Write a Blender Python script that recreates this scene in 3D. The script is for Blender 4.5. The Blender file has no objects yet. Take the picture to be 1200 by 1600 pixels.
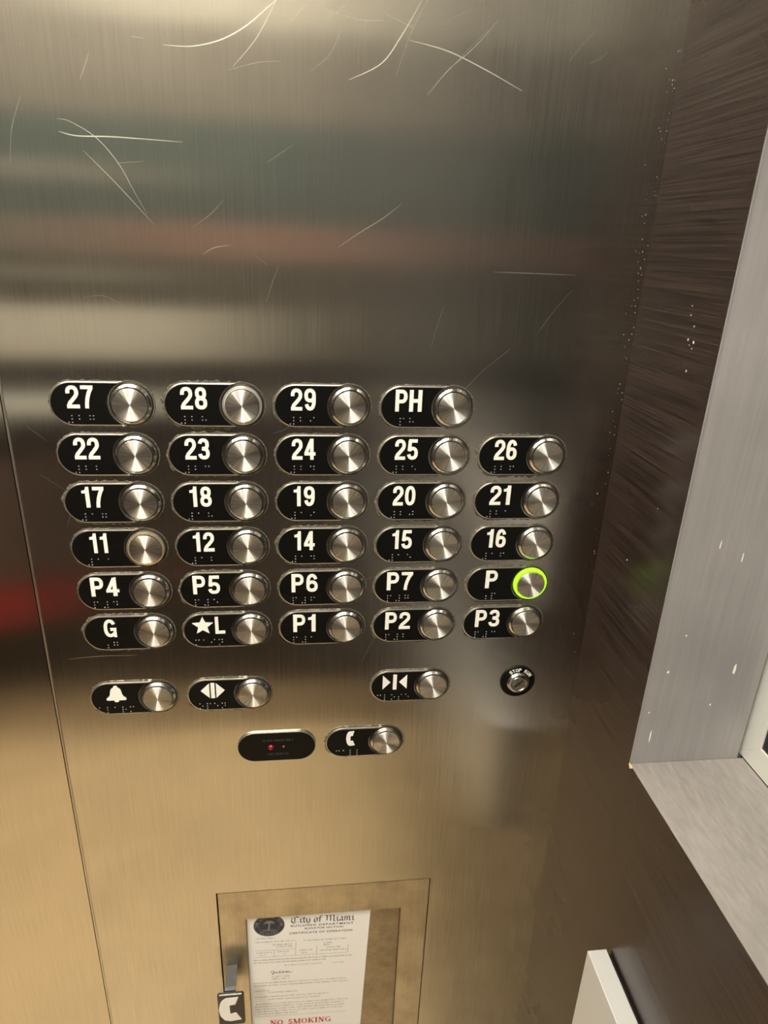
import bpy, bmesh, math, random
from mathutils import Vector, noise
PI = math.pi
S = bpy.context.scene
COL = S.collection
Z0 = 1.40            # height of the top row of buttons above the cab floor

# ------------------------------------------------------------------ camera
cam_data = bpy.data.cameras.new('camera')
cam = bpy.data.objects.new('camera', cam_data); COL.objects.link(cam)
cam.location = (0.1212, -0.48564, Z0 + 0.11179)
cam.rotation_euler = (1.19035, -0.03649, -0.11111)
cam_data.sensor_fit = 'VERTICAL'; cam_data.sensor_height = 32.0
cam_data.lens = 1051.0 * 32.0 / 1600.0
cam_data.clip_start = 0.01
cam_data.dof.use_dof = True; cam_data.dof.focus_distance = 0.52; cam_data.dof.aperture_fstop = 9.0
S.camera = cam

# ------------------------------------------------------------------ colour management, world
S.view_settings.view_transform = 'Standard'; S.view_settings.look = 'None'
S.view_settings.gamma = 1.0; S.view_settings.use_curve_mapping = False
S.view_settings.exposure = 1.66
S.cycles.use_denoising = True; S.cycles.use_adaptive_sampling = False
S.cycles.max_bounces = 8; S.cycles.diffuse_bounces = 4; S.cycles.glossy_bounces = 5
S.cycles.caustics_reflective = True
S.cycles.sample_clamp_indirect = 4.0; S.cycles.blur_glossy = 2.0
W = bpy.data.worlds.new('world'); S.world = W; W.use_nodes = True
W.node_tree.nodes['Background'].inputs[0].default_value = (0.02, 0.02, 0.022, 1)
W.node_tree.nodes['Background'].inputs[1].default_value = 1.0

# cab extents
XR = 0.3635          # inner face of the right wall
XL = -1.25
YB = -1.60
XS = -0.0865         # seam at the left edge of the control panel
ZC = 2.42
LAMPS = [(-0.75, -0.55, 26.0), (-0.75, -1.22, 26.0), (-0.08, -1.22, 26.0), (-0.08, -0.55, 26.0)]
LAMP_COLOR = (1.0, 0.92, 0.78)

# ------------------------------------------------------------------ materials
class NT:
    def __init__(s, name):
        s.m = bpy.data.materials.new(name); s.m.use_nodes = True
        s.t = s.m.node_tree; s.t.nodes.clear()
        s.out = s.n('ShaderNodeOutputMaterial')
        s.b = s.n('ShaderNodeBsdfPrincipled'); s.l(s.b.outputs[0], s.out.inputs[0])
    def n(s, k, **kw):
        q = s.t.nodes.new(k)
        for a, v in kw.items(): setattr(q, a, v)
        return q
    def l(s, a, b): s.t.links.new(a, b)
    def set(s, **kw):
        for k, v in kw.items():
            i = s.b.inputs[k.replace('_', ' ')]
            i.default_value = (*v, 1) if isinstance(v, tuple) and len(v) == 3 and i.type == 'RGBA' else v
    def coord(s, scale, kind='Object', rot=(0, 0, 0)):
        tc = s.n('ShaderNodeTexCoord'); mp = s.n('ShaderNodeMapping')
        mp.inputs['Scale'].default_value = scale; mp.inputs['Rotation'].default_value = rot
        s.l(tc.outputs[kind], mp.inputs['Vector']); return mp.outputs[0]
    def noise(s, scale, detail=2.0, rough=0.5, size=1.0):
        q = s.n('ShaderNodeTexNoise'); q.inputs['Scale'].default_value = size
        q.inputs['Detail'].default_value = detail; q.inputs['Roughness'].default_value = rough
        s.l(s.coord(scale), q.inputs['Vector']); return q.outputs[0]
    def ramp(s, fac, stops):
        r = s.n('ShaderNodeValToRGB'); e = r.color_ramp.elements
        while len(e) < len(stops): e.new(0.5)
        for i, (p, c) in enumerate(stops):
            e[i].position = p; e[i].color = (*c, 1) if isinstance(c, tuple) else (c, c, c, 1)
        s.l(fac, r.inputs[0]); return r.outputs[0]
    def mul(s, a, b, fac=1.0, mode='MULTIPLY'):
        q = s.n('ShaderNodeMix', data_type='RGBA', blend_type=mode); q.inputs[0].default_value = fac
        s.l(a, q.inputs[6])
        if isinstance(b, tuple): q.inputs[7].default_value = (*b, 1)
        else: s.l(b, q.inputs[7])
        return q.outputs[2]
    def math(s, op, a, b=None):
        q = s.n('ShaderNodeMath', operation=op)
        for i, v in enumerate((a, b)):
            if v is None: continue
            if isinstance(v, (int, float)): q.inputs[i].default_value = v
            else: s.l(v, q.inputs[i])
        return q.outputs[0]
    def bump(s, h, strength, dist):
        q = s.n('ShaderNodeBump'); q.inputs['Strength'].default_value = strength; q.inputs['Distance'].default_value = dist
        s.l(h, q.inputs['Height']); s.l(q.outputs[0], s.b.inputs['Normal'])

def plain(name, col, rough=0.5, metal=0.0, emit=None, strength=0.0, ior=1.5):
    q = NT(name); q.set(Base_Color=col, Roughness=rough, Metallic=metal, IOR=ior)
    nz = q.noise((300, 300, 300), 2.0)
    r = q.ramp(nz, [(0.3, rough * 0.9), (0.7, min(1, rough * 1.12))]); q.l(r, q.b.inputs['Roughness'])
    if emit: q.set(Emission_Color=emit, Emission_Strength=strength)
    return q.m

def brushed(name, col, rough, aniso, tangent, grain, gvar=0.10, dirt=0.0, dscale=7, rvar=0.06):
    q = NT(name); q.set(Metallic=1.0, Anisotropic=aniso)
    g = q.noise(grain, 3.0, 0.6)
    big = q.noise((dscale, dscale, dscale * 0.8), 4.0, 0.6)
    c = q.ramp(g, [(0.25, tuple(v * (1 - gvar) for v in col)), (0.75, tuple(min(1, v * (1 + gvar)) for v in col))])
    if dirt:
        d = q.ramp(big, [(0.35, (1 - dirt, 1 - dirt * 1.05, 1 - dirt * 1.15)), (0.6, (1.0, 1.0, 1.0))])
        c = q.mul(c, d)
    q.l(c, q.b.inputs['Base Color'])
    r = q.math('ADD', q.math('MULTIPLY', q.math('SUBTRACT', g, 0.5), rvar), rough)
    r = q.math('ADD', q.math('MULTIPLY', q.math('SUBTRACT', big, 0.5), rvar * 0.8), r)
    q.l(r, q.b.inputs['Roughness'])
    v = q.n('ShaderNodeCombineXYZ')
    for i in range(3): v.inputs[i].default_value = tangent[i]
    q.l(v.outputs[0], q.b.inputs['Tangent'])
    return q.m

def radial_metal(name, col, rough, aniso):
    # turned end grain: the highlight spreads along the radius
    q = NT(name); q.set(Metallic=1.0, Anisotropic=aniso)
    tc = q.n('ShaderNodeTexCoord')
    sx = q.n('ShaderNodeSeparateXYZ'); q.l(tc.outputs['Object'], sx.inputs[0])
    cb = q.n('ShaderNodeCombineXYZ'); q.l(sx.outputs[0], cb.inputs[0]); q.l(sx.outputs[2], cb.inputs[2])
    nm = q.n('ShaderNodeVectorMath', operation='NORMALIZE'); q.l(cb.outputs[0], nm.inputs[0])
    q.l(nm.outputs[0], q.b.inputs['Tangent'])
    # streaks: noise sampled on the direction only
    ns = q.n('ShaderNodeTexNoise'); ns.inputs['Scale'].default_value = 7.0; ns.inputs['Detail'].default_value = 3.0
    inf = q.n('ShaderNodeObjectInfo')
    ad = q.n('ShaderNodeVectorMath', operation='ADD'); q.l(nm.outputs[0], ad.inputs[0]); q.l(inf.outputs['Location'], ad.inputs[1])
    q.l(ad.outputs[0], ns.inputs['Vector'])
    c = q.ramp(ns.outputs[0], [(0.3, tuple(v * 0.72 for v in col)), (0.7, tuple(min(1, v * 1.2) for v in col))])
    q.l(c, q.b.inputs['Base Color'])
    r = q.math('ADD', q.math('MULTIPLY', q.math('SUBTRACT', ns.outputs[0], 0.5), 0.16), rough)
    q.l(r, q.b.inputs['Roughness'])
    return q.m

def laminate(name, dark, light, rough, ior, grain, bumpd=0.0002):
    q = NT(name); q.set(IOR=ior)
    g = q.noise(grain, 4.0, 0.65)
    b = q.noise((5, 5, 9), 3.0)
    c = q.ramp(g, [(0.38, dark), (0.72, light)])
    c = q.mul(c, q.ramp(b, [(0.3, 0.85), (0.7, 1.12)]))
    q.l(c, q.b.inputs['Base Color'])
    q.l(q.ramp(b, [(0.3, rough * 0.85), (0.7, rough * 1.15)]), q.b.inputs['Roughness'])
    q.bump(g, 0.35, bumpd)
    return q.m

M = {}
M['panel'] = brushed('brushed steel', (0.60, 0.58, 0.54), 0.170, 1.0, (1, 0, 0), (800, 800, 14), 0.10, 0.10)
M['panel_left'] = brushed('brushed steel return', (0.60, 0.57, 0.52), 0.165, 1.0, (1, 0, 0), (800, 800, 14), 0.08)
M['hatchback'] = brushed('worn backing steel', (0.46, 0.41, 0.34), 0.42, 0.4, (1, 0, 0), (120, 120, 120), 0.18, 0.3)
M['hatch'] = brushed('stained steel', (0.60, 0.56, 0.485), 0.33, 0.85, (1, 0, 0), (700, 700, 20), 0.10, 0.32, 22)
M['cap'] = radial_metal('turned steel', (0.80, 0.78, 0.74), 0.46, 0.94)
M['collar'] = plain('polished steel', (0.60, 0.57, 0.51), 0.22, 1.0)
M['bezel'] = plain('dark bezel', (0.05, 0.045, 0.04), 0.35, 0.6)
M['plate'] = plain('black plate', (0.0022, 0.0021, 0.0019), 0.42, ior=1.3)
M['rim'] = plain('aluminium edge', (0.62, 0.60, 0.55), 0.32, 1.0)
M['white'] = plain('white enamel', (0.86, 0.86, 0.80), 0.5)
M['dots'] = plain('worn braille', (0.30, 0.30, 0.28), 0.35)
M['green'] = plain('green light', (0.2, 0.5, 0.02), 0.4, 0.0, (0.42, 1.0, 0.02), 0.36)
M['milky'] = plain('milky ring', (0.85, 0.84, 0.80), 0.3, 0.9)
M['amber'] = plain('amber ring', (0.70, 0.60, 0.42), 0.35, 0.9)
M['red'] = plain('red lens', (0.22, 0.008, 0.012), 0.15)
M['black'] = plain('black gap', (0.004, 0.004, 0.004), 0.7)
M['faint'] = plain('worn lettering', (0.025, 0.025, 0.025), 0.5)
M['scratch'] = plain('bare scratch', (0.80, 0.78, 0.71), 0.45, 0.75)
M['hair'] = plain('fine scuff', (0.56, 0.54, 0.49), 0.36, 1.0)
M['scratch_soft'] = plain('soft scratch', (0.64, 0.62, 0.57), 0.45, 0.93)
M['rightwall'] = laminate('dark wood laminate', (0.0095, 0.0058, 0.0047), (0.052, 0.033, 0.0275), 0.27, 1.45, (300, 9, 800), 0.00025)
M['backwall'] = laminate('back wood laminate', (0.026, 0.021, 0.018), (0.040, 0.033, 0.028), 0.4, 1.45, (10, 300, 420))
M['reveal'] = laminate('grey laminate', (0.265, 0.256, 0.258), (0.305, 0.294, 0.296), 0.33, 1.5, (300, 300, 14), 0.0001)
M['sill'] = laminate('grey laminate sill', (0.24, 0.222, 0.21), (0.32, 0.298, 0.284), 0.35, 1.5, (260, 60, 260), 0.0001)
M['frame'] = plain('satin aluminium', (0.72, 0.73, 0.68), 0.35, 0.25)
M['rail'] = plain('satin rail metal', (0.66, 0.665, 0.66), 0.34, 0.35)
M['glass'] = plain('dark glass', (0.01, 0.012, 0.012), 0.05, 0.0, ior=1.5)
M['floor'] = laminate('gold stone', (0.72, 0.54, 0.305), (0.86, 0.66, 0.385), 0.35, 1.5, (9, 9, 9), 0.0)
M['floor_fade'] = laminate('brown floor fade', (0.26, 0.18, 0.10), (0.33, 0.24, 0.14), 0.4, 1.5, (9, 9, 9), 0.0)
M['ceiling'] = plain('ceiling paint', (0.62, 0.58, 0.52), 0.5)
M['mauve'] = laminate('rose reflector', (0.235, 0.148, 0.12), (0.29, 0.185, 0.15), 0.4, 1.5, (6, 90, 200), 0.0)  # from here to pale: colours of the added reflection bands
M['teal'] = laminate('slate green reflector', (0.075, 0.095, 0.088), (0.095, 0.12, 0.11), 0.35, 1.5, (6, 40, 40), 0.0)
M['taupe'] = laminate('taupe reflector', (0.085, 0.078, 0.065), (0.11, 0.10, 0.085), 0.4, 1.45, (6, 60, 60), 0.0)
M['stone'] = laminate('stone grey reflector', (0.165, 0.152, 0.128), (0.20, 0.185, 0.158), 0.4, 1.45, (6, 60, 60), 0.0)
M['ivory'] = plain('ivory reflector', (0.60, 0.57, 0.49), 0.4)
M['cream'] = laminate('cream reflector', (0.37, 0.35, 0.295), (0.43, 0.41, 0.35), 0.45, 1.5, (6, 40, 40), 0.0)
M['redband'] = plain('crimson reflector', (0.55, 0.035, 0.05), 0.4)
M['clay'] = plain('clay reflector', (0.17, 0.115, 0.10), 0.4)
M['pale'] = plain('pale reflector', (0.22, 0.21, 0.18), 0.4)
M['lamp'] = plain('lamp diffuser', (0.9, 0.9, 0.85), 0.5, 0.0, LAMP_COLOR, 1.0)
M['paper'] = plain('paper', (0.86, 0.84, 0.80), 0.7)
M['ink'] = plain('black ink', (0.035, 0.035, 0.04), 0.8)
M['greyink'] = plain('grey ink', (0.24, 0.225, 0.21), 0.8)
M['redink'] = plain('red ink', (0.55, 0.03, 0.04), 0.8)
M['fleck'] = plain('dull fleck', (0.26, 0.25, 0.21), 0.7)
M['chip'] = plain('exposed core', (0.72, 0.60, 0.30), 0.8)
M['tag'] = plain('black tag', (0.018, 0.016, 0.014), 0.4)
M['tagedge'] = plain('tag bar grey', (0.05, 0.052, 0.05), 0.4)
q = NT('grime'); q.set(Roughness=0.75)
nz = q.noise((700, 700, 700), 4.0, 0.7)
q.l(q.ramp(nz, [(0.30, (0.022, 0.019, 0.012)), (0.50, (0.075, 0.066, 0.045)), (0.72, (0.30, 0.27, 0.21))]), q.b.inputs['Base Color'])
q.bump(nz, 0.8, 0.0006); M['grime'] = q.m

# ------------------------------------------------------------------ helpers
def link(name, me, mat, parent=None, loc=None, smooth=False):
    o = bpy.data.objects.new(name, me); COL.objects.link(o)
    if mat is not None and not me.materials: me.materials.append(mat)
    if smooth:
        for p in me.polygons: p.use_smooth = True
    if parent is not None: o.parent = parent
    if loc is not None: o.location = loc
    return o
def mesh_of(name, bm):
    bmesh.ops.recalc_face_normals(bm, faces=bm.faces)
    me = bpy.data.meshes.new(name); bm.to_mesh(me); bm.free(); return me
def tag(o, label, cat, group=None, kind=None):
    if label: o['label'] = label
    if cat: o['category'] = cat
    if group: o['group'] = group
    if kind: o['kind'] = kind
    return o
def empty(name, loc): 
    o = bpy.data.objects.new(name, None); COL.objects.link(o); o.location = loc; o.empty_display_size = 0.01; return o
def box(bm, x0, x1, y0, y1, z0, z1, bev=0.0):
    b2 = bmesh.new()
    v = [b2.verts.new((x, y, z)) for x in (x0, x1) for y in (y0, y1) for z in (z0, z1)]
    for f in ((0, 1, 3, 2), (4, 6, 7, 5), (0, 4, 5, 1), (2, 3, 7, 6), (0, 2, 6, 4), (1, 5, 7, 3)):
        b2.faces.new([v[i] for i in f])
    bmesh.ops.recalc_face_normals(b2, faces=b2.faces)
    if bev: bmesh.ops.bevel(b2, geom=list(b2.edges), offset=bev, segments=2, affect='EDGES', profile=0.5)
    t = bpy.data.meshes.new('t'); b2.to_mesh(t); b2.free(); bm.from_mesh(t); bpy.data.meshes.remove(t)
def box_mesh(name, *a, bev=0.0):
    bm = bmesh.new(); box(bm, *a, bev=bev); return mesh_of(name, bm)
def prism(bm, pts, yb, yf, bev=0.0):
    # outline in x,z; from yb (back) to yf (front, towards -y)
    b2 = bmesh.new()
    fr = [b2.verts.new((x, yf, z)) for x, z in pts]; bk = [b2.verts.new((x, yb, z)) for x, z in pts]
    n = len(pts); ff = b2.faces.new(fr); b2.faces.new(bk[::-1])
    for i in range(n): b2.faces.new((fr[i], bk[i], bk[(i + 1) % n], fr[(i + 1) % n]))
    bmesh.ops.recalc_face_normals(b2, faces=b2.faces)
    if bev: bmesh.ops.bevel(b2, geom=list(ff.edges), offset=bev, segments=2, affect='EDGES', profile=0.5)
    t = bpy.data.meshes.new('t'); b2.to_mesh(t); b2.free(); bm.from_mesh(t); bpy.data.meshes.remove(t)
def prism_mesh(name, pts, yb, yf, bev=0.0):
    bm = bmesh.new(); prism(bm, pts, yb, yf, bev); return mesh_of(name, bm)
def lathe(bm, prof, n=48, cx=0.0, cz=0.0, close_first=False, close_last=True):
    rings = []
    for r, y in prof:
        rings.append([bm.verts.new((cx + r * math.cos(2 * PI * k / n), y, cz + r * math.sin(2 * PI * k / n))) for k in range(n)])
    for a, b in zip(rings, rings[1:]):
        for k in range(n): bm.faces.new((a[k], a[(k + 1) % n], b[(k + 1) % n], b[k]))
    if close_last: bm.faces.new(rings[-1])
    if close_first: bm.faces.new(rings[0])
def lathe_mesh(name, prof, n=48, **k):
    bm = bmesh.new(); lathe(bm, prof, n, **k); return mesh_of(name, bm)
def circ(cx, cz, r, a0, a1, n):
    return [(cx + r * math.cos(a0 + (a1 - a0) * i / n), cz + r * math.sin(a0 + (a1 - a0) * i / n)) for i in range(n + 1)]
def ribbon(bm, pts, w, y, th=0.0, taper=False):
    # flat stroke of width w along pts (x,z)
    n = len(pts); L = []; R = []
    for i, p in enumerate(pts):
        a = Vector(pts[max(i - 1, 0)]); b = Vector(pts[min(i + 1, n - 1)])
        d = (b - a).normalized(); nn = Vector((-d.y, d.x))
        k = w * 0.5
        if taper: k *= max(0.12, math.sin(PI * (0.04 + 0.92 * i / max(1, n - 1))))
        L.append(bm.verts.new((p[0] + nn.x * k, y, p[1] + nn.y * k))); R.append(bm.verts.new((p[0] - nn.x * k, y, p[1] - nn.y * k)))
    for i in range(n - 1):
        bm.faces.new((L[i], R[i], R[i + 1], L[i + 1]))
def smooth_path(pts, k=6):
    out = []
    n = len(pts)
    for i in range(n - 1):
        p0 = Vector(pts[max(i - 1, 0)]); p1 = Vector(pts[i]); p2 = Vector(pts[i + 1]); p3 = Vector(pts[min(i + 2, n - 1)])
        for j in range(k):
            t = j / k
            q = 0.5 * ((2 * p1) + (p2 - p0) * t + (2 * p0 - 5 * p1 + 4 * p2 - p3) * t * t + (3 * p1 - p0 - 3 * p2 + p3) * t ** 3)
            out.append((q.x, q.y))
    out.append(tuple(pts[-1])); return out
def text_mesh(name, body, w, h, cx, cz, y, th, bold=0.0, spacing=1.0):
    # solid lettering scaled to an exact width and height, front face at y
    cu = bpy.data.curves.new('t', 'FONT'); cu.body = body; cu.size = 1.0; cu.resolution_u = 4
    cu.offset = bold; cu.space_character = spacing; cu.fill_mode = 'FRONT' if th == 0 else 'BOTH'
    cu.extrude = 0.5 if th else 0.0
    o = bpy.data.objects.new('t', cu); COL.objects.link(o)
    dg = bpy.context.evaluated_depsgraph_get(); dg.update()
    me = bpy.data.meshes.new_from_object(o.evaluated_get(dg))
    bpy.data.objects.remove(o); bpy.data.curves.remove(cu)
    xs = [v.co.x for v in me.vertices]; ys = [v.co.y for v in me.vertices]
    x0, x1, y0, y1 = min(xs), max(xs), min(ys), max(ys)
    if w is None: w = (x1 - x0) / (y1 - y0) * h * 0.86
    for v in me.vertices:
        X = cx + ((v.co.x - x0) / (x1 - x0) - 0.5) * w; Z = cz + ((v.co.y - y0) / (y1 - y0) - 0.5) * h
        Y = y + (0.5 - v.co.z) * th if th else y
        v.co = (X, Y, Z)
    me.name = name; me.materials.clear(); return me
def add_mesh(bm, me):
    bm.from_mesh(me); bpy.data.meshes.remove(me)
def arc_text(bm, body, cx, cz, r, a_mid, span, h, y, outward=True):
    n = len(body)
    for i, ch in enumerate(body):
        if ch == ' ': continue
        a = a_mid + (span / 2 - span * i / (n - 1)) * (1 if outward else -1)
        me = text_mesh('t', ch, h * (0.3 if ch == 'I' else 0.72), h, 0, 0, 0, 0, 0.03)
        rot = a - PI / 2 if outward else a + PI / 2
        for v in me.vertices:
            x, z = v.co.x, v.co.z
            v.co = (cx + r * math.cos(a) + x * math.cos(rot) - z * math.sin(rot), y, cz + r * math.sin(a) + x * math.sin(rot) + z * math.cos(rot))
        add_mesh(bm, me)

SCRATCHES = [[[0.0396,0.2161],[0.0563,0.2165],[0.0733,0.2208],[0.0886,0.2288],[0.1021,0.2392],[0.1066,0.2426]],[[0.0216,0.2192],[0.0288,0.2187]],[[0.0763,0.2053],[0.0937,0.2103],[0.109,0.2122]],[[0.0794,0.2072],[0.0941,0.2227],[0.1066,0.2426]],[[0.1132,0.2304],[0.1209,0.2388],[0.1277,0.244]],[[0.1245,0.2065],[0.1381,0.2173],[0.1446,0.2308]],[[0.1361,0.2335],[0.1437,0.2403],[0.1493,0.2455]],[[0.15,0.2046],[0.1696,0.2142],[0.1809,0.2282],[0.1936,0.2484]],[[0.1869,0.2276],[0.2112,0.2234],[0.2364,0.2148],[0.2607,0.205]],[[0.1998,0.1988],[0.2119,0.2133],[0.2272,0.2261],[0.2418,0.2419]],[[0.1986,0.1994],[0.2195,0.2206],[0.2363,0.2366]],[[0.184,0.2066],[0.2033,0.2213]],[[0.2234,0.2225],[0.251,0.2326],[0.2852,0.2529]],[[0.3024,0.2221],[0.3103,0.226],[0.3139,0.2297]],[[-0.0265,0.1745],[-0.0186,0.1732],[-0.0046,0.1654],[0.0072,0.1519],[0.0153,0.136],[0.022,0.1233]],[[-0.026,0.1677],[-0.0158,0.1658],[0.0068,0.1663],[0.047,0.1655]],[[0.0053,0.1518],[0.0228,0.1537]],[[-0.013,0.158],[0.0041,0.141],[0.0255,0.1177]],[[0.0559,0.1007],[0.0631,0.1048],[0.0744,0.1068]],[[0.09,0.1006],[0.0982,0.0949]],[[0.1444,0.1077],[0.1579,0.117],[0.1748,0.1275],[0.1864,0.1365]],[[0.1665,0.1173],[0.1836,0.1239]],[[0.0979,0.1562],[0.1162,0.1679]],[[0.2368,0.1877],[0.2456,0.1846],[0.2584,0.1845]],[[0.2523,0.0958],[0.2799,0.0958],[0.3127,0.0956]],[[0.0003,0.0675],[-0.0114,0.0725],[-0.0238,0.0709]],[[-0.0733,-0.0164],[-0.06,-0.0279]],[[-0.07,-0.0519],[-0.0498,-0.0668]],[[0.2896,0.2231],[0.2985,0.2339],[0.3057,0.2411]],[[0.1706,0.2405],[0.1905,0.2337]],[[0.1322,0.2412],[0.1553,0.2363],[0.1708,0.2367]],[[0.2062,0.2364],[0.2253,0.2473]],[[-0.071,-0.2102],[-0.0434,-0.2082],[-0.0158,-0.2086]],[[0.2746,0.2407],[0.2819,0.2478],[0.2858,0.2546]],[[0.055,0.1975],[0.0658,0.188]],[[0.2127,0.2302],[0.2075,0.2181]],[[0.179,0.2274],[0.168,0.2039]],[[0.1574,0.1422],[0.1696,0.154]],[[0.1324,0.1296],[0.1282,0.1198]],[[0.2756,0.1315],[0.2826,0.1298]]]
# ------------------------------------------------------------------ the cab: shell
def struct(name, me, mat): return tag(link(name, me, mat), None, None, kind='structure')
struct('floor', box_mesh('floor', XL - 0.05, XR + 0.2, YB - 0.05, 0.05, -0.05, 0.0), M['floor'])
struct('ceiling', box_mesh('ceiling', XL - 0.05, XR + 0.2, YB - 0.05, 0.05, ZC, ZC + 0.05), M['ceiling'])
struct('wall_front', box_mesh('wall_front', XL, XS - 0.0007, 0.0, 0.03, 0.0, ZC), M['panel_left'])
struct('wall_left', box_mesh('wall_left', XL - 0.05, XL, YB, 0.03, 0.0, ZC), M['backwall'])
# back wall; its coloured bands are added further down for reflections
bw = struct('wall_back', box_mesh('wall_back', XL, XR, YB - 0.05, YB, 0.0, ZC), M['backwall'])
# right wall with the window opening
SZ = Z0 - 0.2466; JY = -0.1085; WY1 = -1.30; WT = Z0 + 0.72; GX = 0.455
bm = bmesh.new()
ys = (0.03, JY + 0.0006, WY1 - 0.0006, YB - 0.05); zs = (0.0, SZ - 0.0006, WT + 0.0006, ZC)
for i in range(3):
    for j in range(3):
        if i == 1 and j == 1: continue
        a, b, c, d = [bm.verts.new((XR, y, z)) for y, z in ((ys[i], zs[j]), (ys[i + 1], zs[j]), (ys[i + 1], zs[j + 1]), (ys[i], zs[j + 1]))]
        bm.faces.new((a, b, c, d))
bmesh.ops.remove_doubles(bm, verts=bm.verts, dist=1e-5)
r = bmesh.ops.extrude_face_region(bm, geom=list(bm.faces))
for v in [g for g in r['geom'] if isinstance(g, bmesh.types.BMVert)]: v.co.x += 0.012
struct('wall_right', mesh_of('wall_right', bm), M['rightwall'])

# window recess in the right wall
win = empty('window_1', (GX, (JY + WY1) / 2, SZ)); tag(win, None, None, kind='structure')
def wpart(name, me, mat, label=None):
    o = link(name, me, mat, win); o.matrix_parent_inverse = win.matrix_world.inverted() if False else o.matrix_parent_inverse
    me.transform(__import__('mathutils').Matrix.Translation(-Vector(win.location)))
    if label: o['label'] = label
    return o
LX = GX - 0.0042
wpart('jamb', box_mesh('jamb', XR + 0.0002, LX, JY, JY + 0.012, SZ - 0.012, WT + 0.012, bev=0.0004), M['reveal'])
wpart('jamb', box_mesh('jamb', XR + 0.0002, LX, WY1 - 0.012, WY1, SZ - 0.012, WT + 0.012, bev=0.0004), M['reveal'])
wpart('sill', box_mesh('sill', XR + 0.0002, GX, WY1, JY - 0.0003, SZ - 0.012, SZ, bev=0.0004), M['sill'])
wpart('head', box_mesh('head', XR + 0.0002, LX, WY1, JY - 0.0003, WT, WT + 0.012, bev=0.0004), M['sill'])
FW = 0.0200
bm = bmesh.new()
ya, yb_, za, zb = JY + 0.006, WY1 - 0.006, SZ + 0.0005, WT - 0.0005
def mitre(bm, pts):
    f = [bm.verts.new((GX, *p)) for p in pts]; b = [bm.verts.new((GX + 0.014, *p)) for p in pts]
    bm.faces.new(f); bm.faces.new(b[::-1])
    for i in range(4): bm.faces.new((f[i], b[i], b[(i + 1) % 4], f[(i + 1) % 4]))
o_ = [(ya, za), (yb_, za), (yb_, zb), (ya, zb)]
i_ = [(ya - FW, za + FW), (yb_ + FW, za + FW), (yb_ + FW, zb - FW), (ya - FW, zb - FW)]
for k in range(4):
    b3 = bmesh.new(); mitre(b3, [o_[k], o_[(k + 1) % 4], i_[(k + 1) % 4], i_[k]])
    bmesh.ops.bevel(b3, geom=list(b3.edges), offset=0.0003, segments=1, affect='EDGES')
    wpart('window_frame', mesh_of('window_frame', b3), M['frame'])
wpart('glass', box_mesh('glass', GX + 0.0015, GX + 0.006, yb_ + 0.004, ya - 0.004, za + 0.004, zb - 0.004), M['glass'])
wpart('backing', box_mesh('backing', GX + 0.016, GX + 0.02, WY1 - 0.02, JY + 0.02, SZ - 0.02, WT + 0.02), M['black'])
# chipped laminate corner, exposing the pale core
bm = bmesh.new()
prism(bm, [(0.0, 0.0), (0.0052, -0.0006), (0.0044, -0.0028), (0.0021, -0.0064), (0.0006, -0.0035)], 0.0, -0.0012)
me = mesh_of('chip', bm)
for v in me.vertices: v.co = (XR - 0.0006 + (-v.co.y - 0.0002) * 0.5, JY - v.co.x, SZ + 0.0006 + v.co.z * 0.55)
wpart('chip', me, M['chip'], 'pale chipped corner of the opening')
# thin bright cut edge of the laminate around the opening
bm = bmesh.new()
box(bm, XR - 0.0004, XR + 0.0004, JY - 0.0006, JY, SZ, WT)
wpart('edge_strip', mesh_of('edge_strip', bm), M['reveal'])

# invented bands on the back wall, coloured to shape reflections in the steel
def band(name, x0, x1, z0, z1, mat, label, d=0.006):
    o = link(name, box_mesh(name, x0, x1, YB, YB + d, Z0 + z0, Z0 + z1, bev=0.001), mat)
    tag(o, None, None, kind='structure'); return o
band('reflector_1', -0.46, XR, 0.61, 1.0, M['cream'], '')
band('reflector_9', XL, -0.461, 0.61, 1.0, M['stone'], '')
band('reflector_14', XL, XR, 0.40, 0.609, M['stone'], '')
band('reflector_2', XL, XR, 0.150, 0.399, M['teal'], '')  # teal band stands in for the camera holder's dark reflection
band('reflector_3', -0.40, XR, 0.055, 0.149, M['mauve'], '')
band('reflector_15', XL, -0.401, 0.055, 0.149, M['stone'], '')
band('reflector_6', XL, XR, -0.23, 0.054, M['taupe'], '')
band('reflector_4', XL, -0.10, -0.235, -0.088, M['ivory'], '', 0.012)
band('reflector_5', XL, -0.22, -0.40, -0.345, M['white'], '', 0.012)
band('reflector_7', XL, -0.74, -0.98, -0.56, M['clay'], '')
band('reflector_8', XL, -0.74, -1.14, -1.0, M['redband'], '')
band('reflector_11', XL, -0.30, 0.235, 0.285, M['pale'], '', 0.009)
band('reflector_12', XL, -0.25, -0.02, 0.02, M['pale'], '', 0.009)

# added darker floor strip at the back, fades the gold reflected in the steel
o = link('floor_fade_strip', box_mesh('floor_fade_strip', XL, XR, YB, -1.36, 0.0, 0.002), M['floor_fade']); tag(o, None, None, kind='structure')
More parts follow.
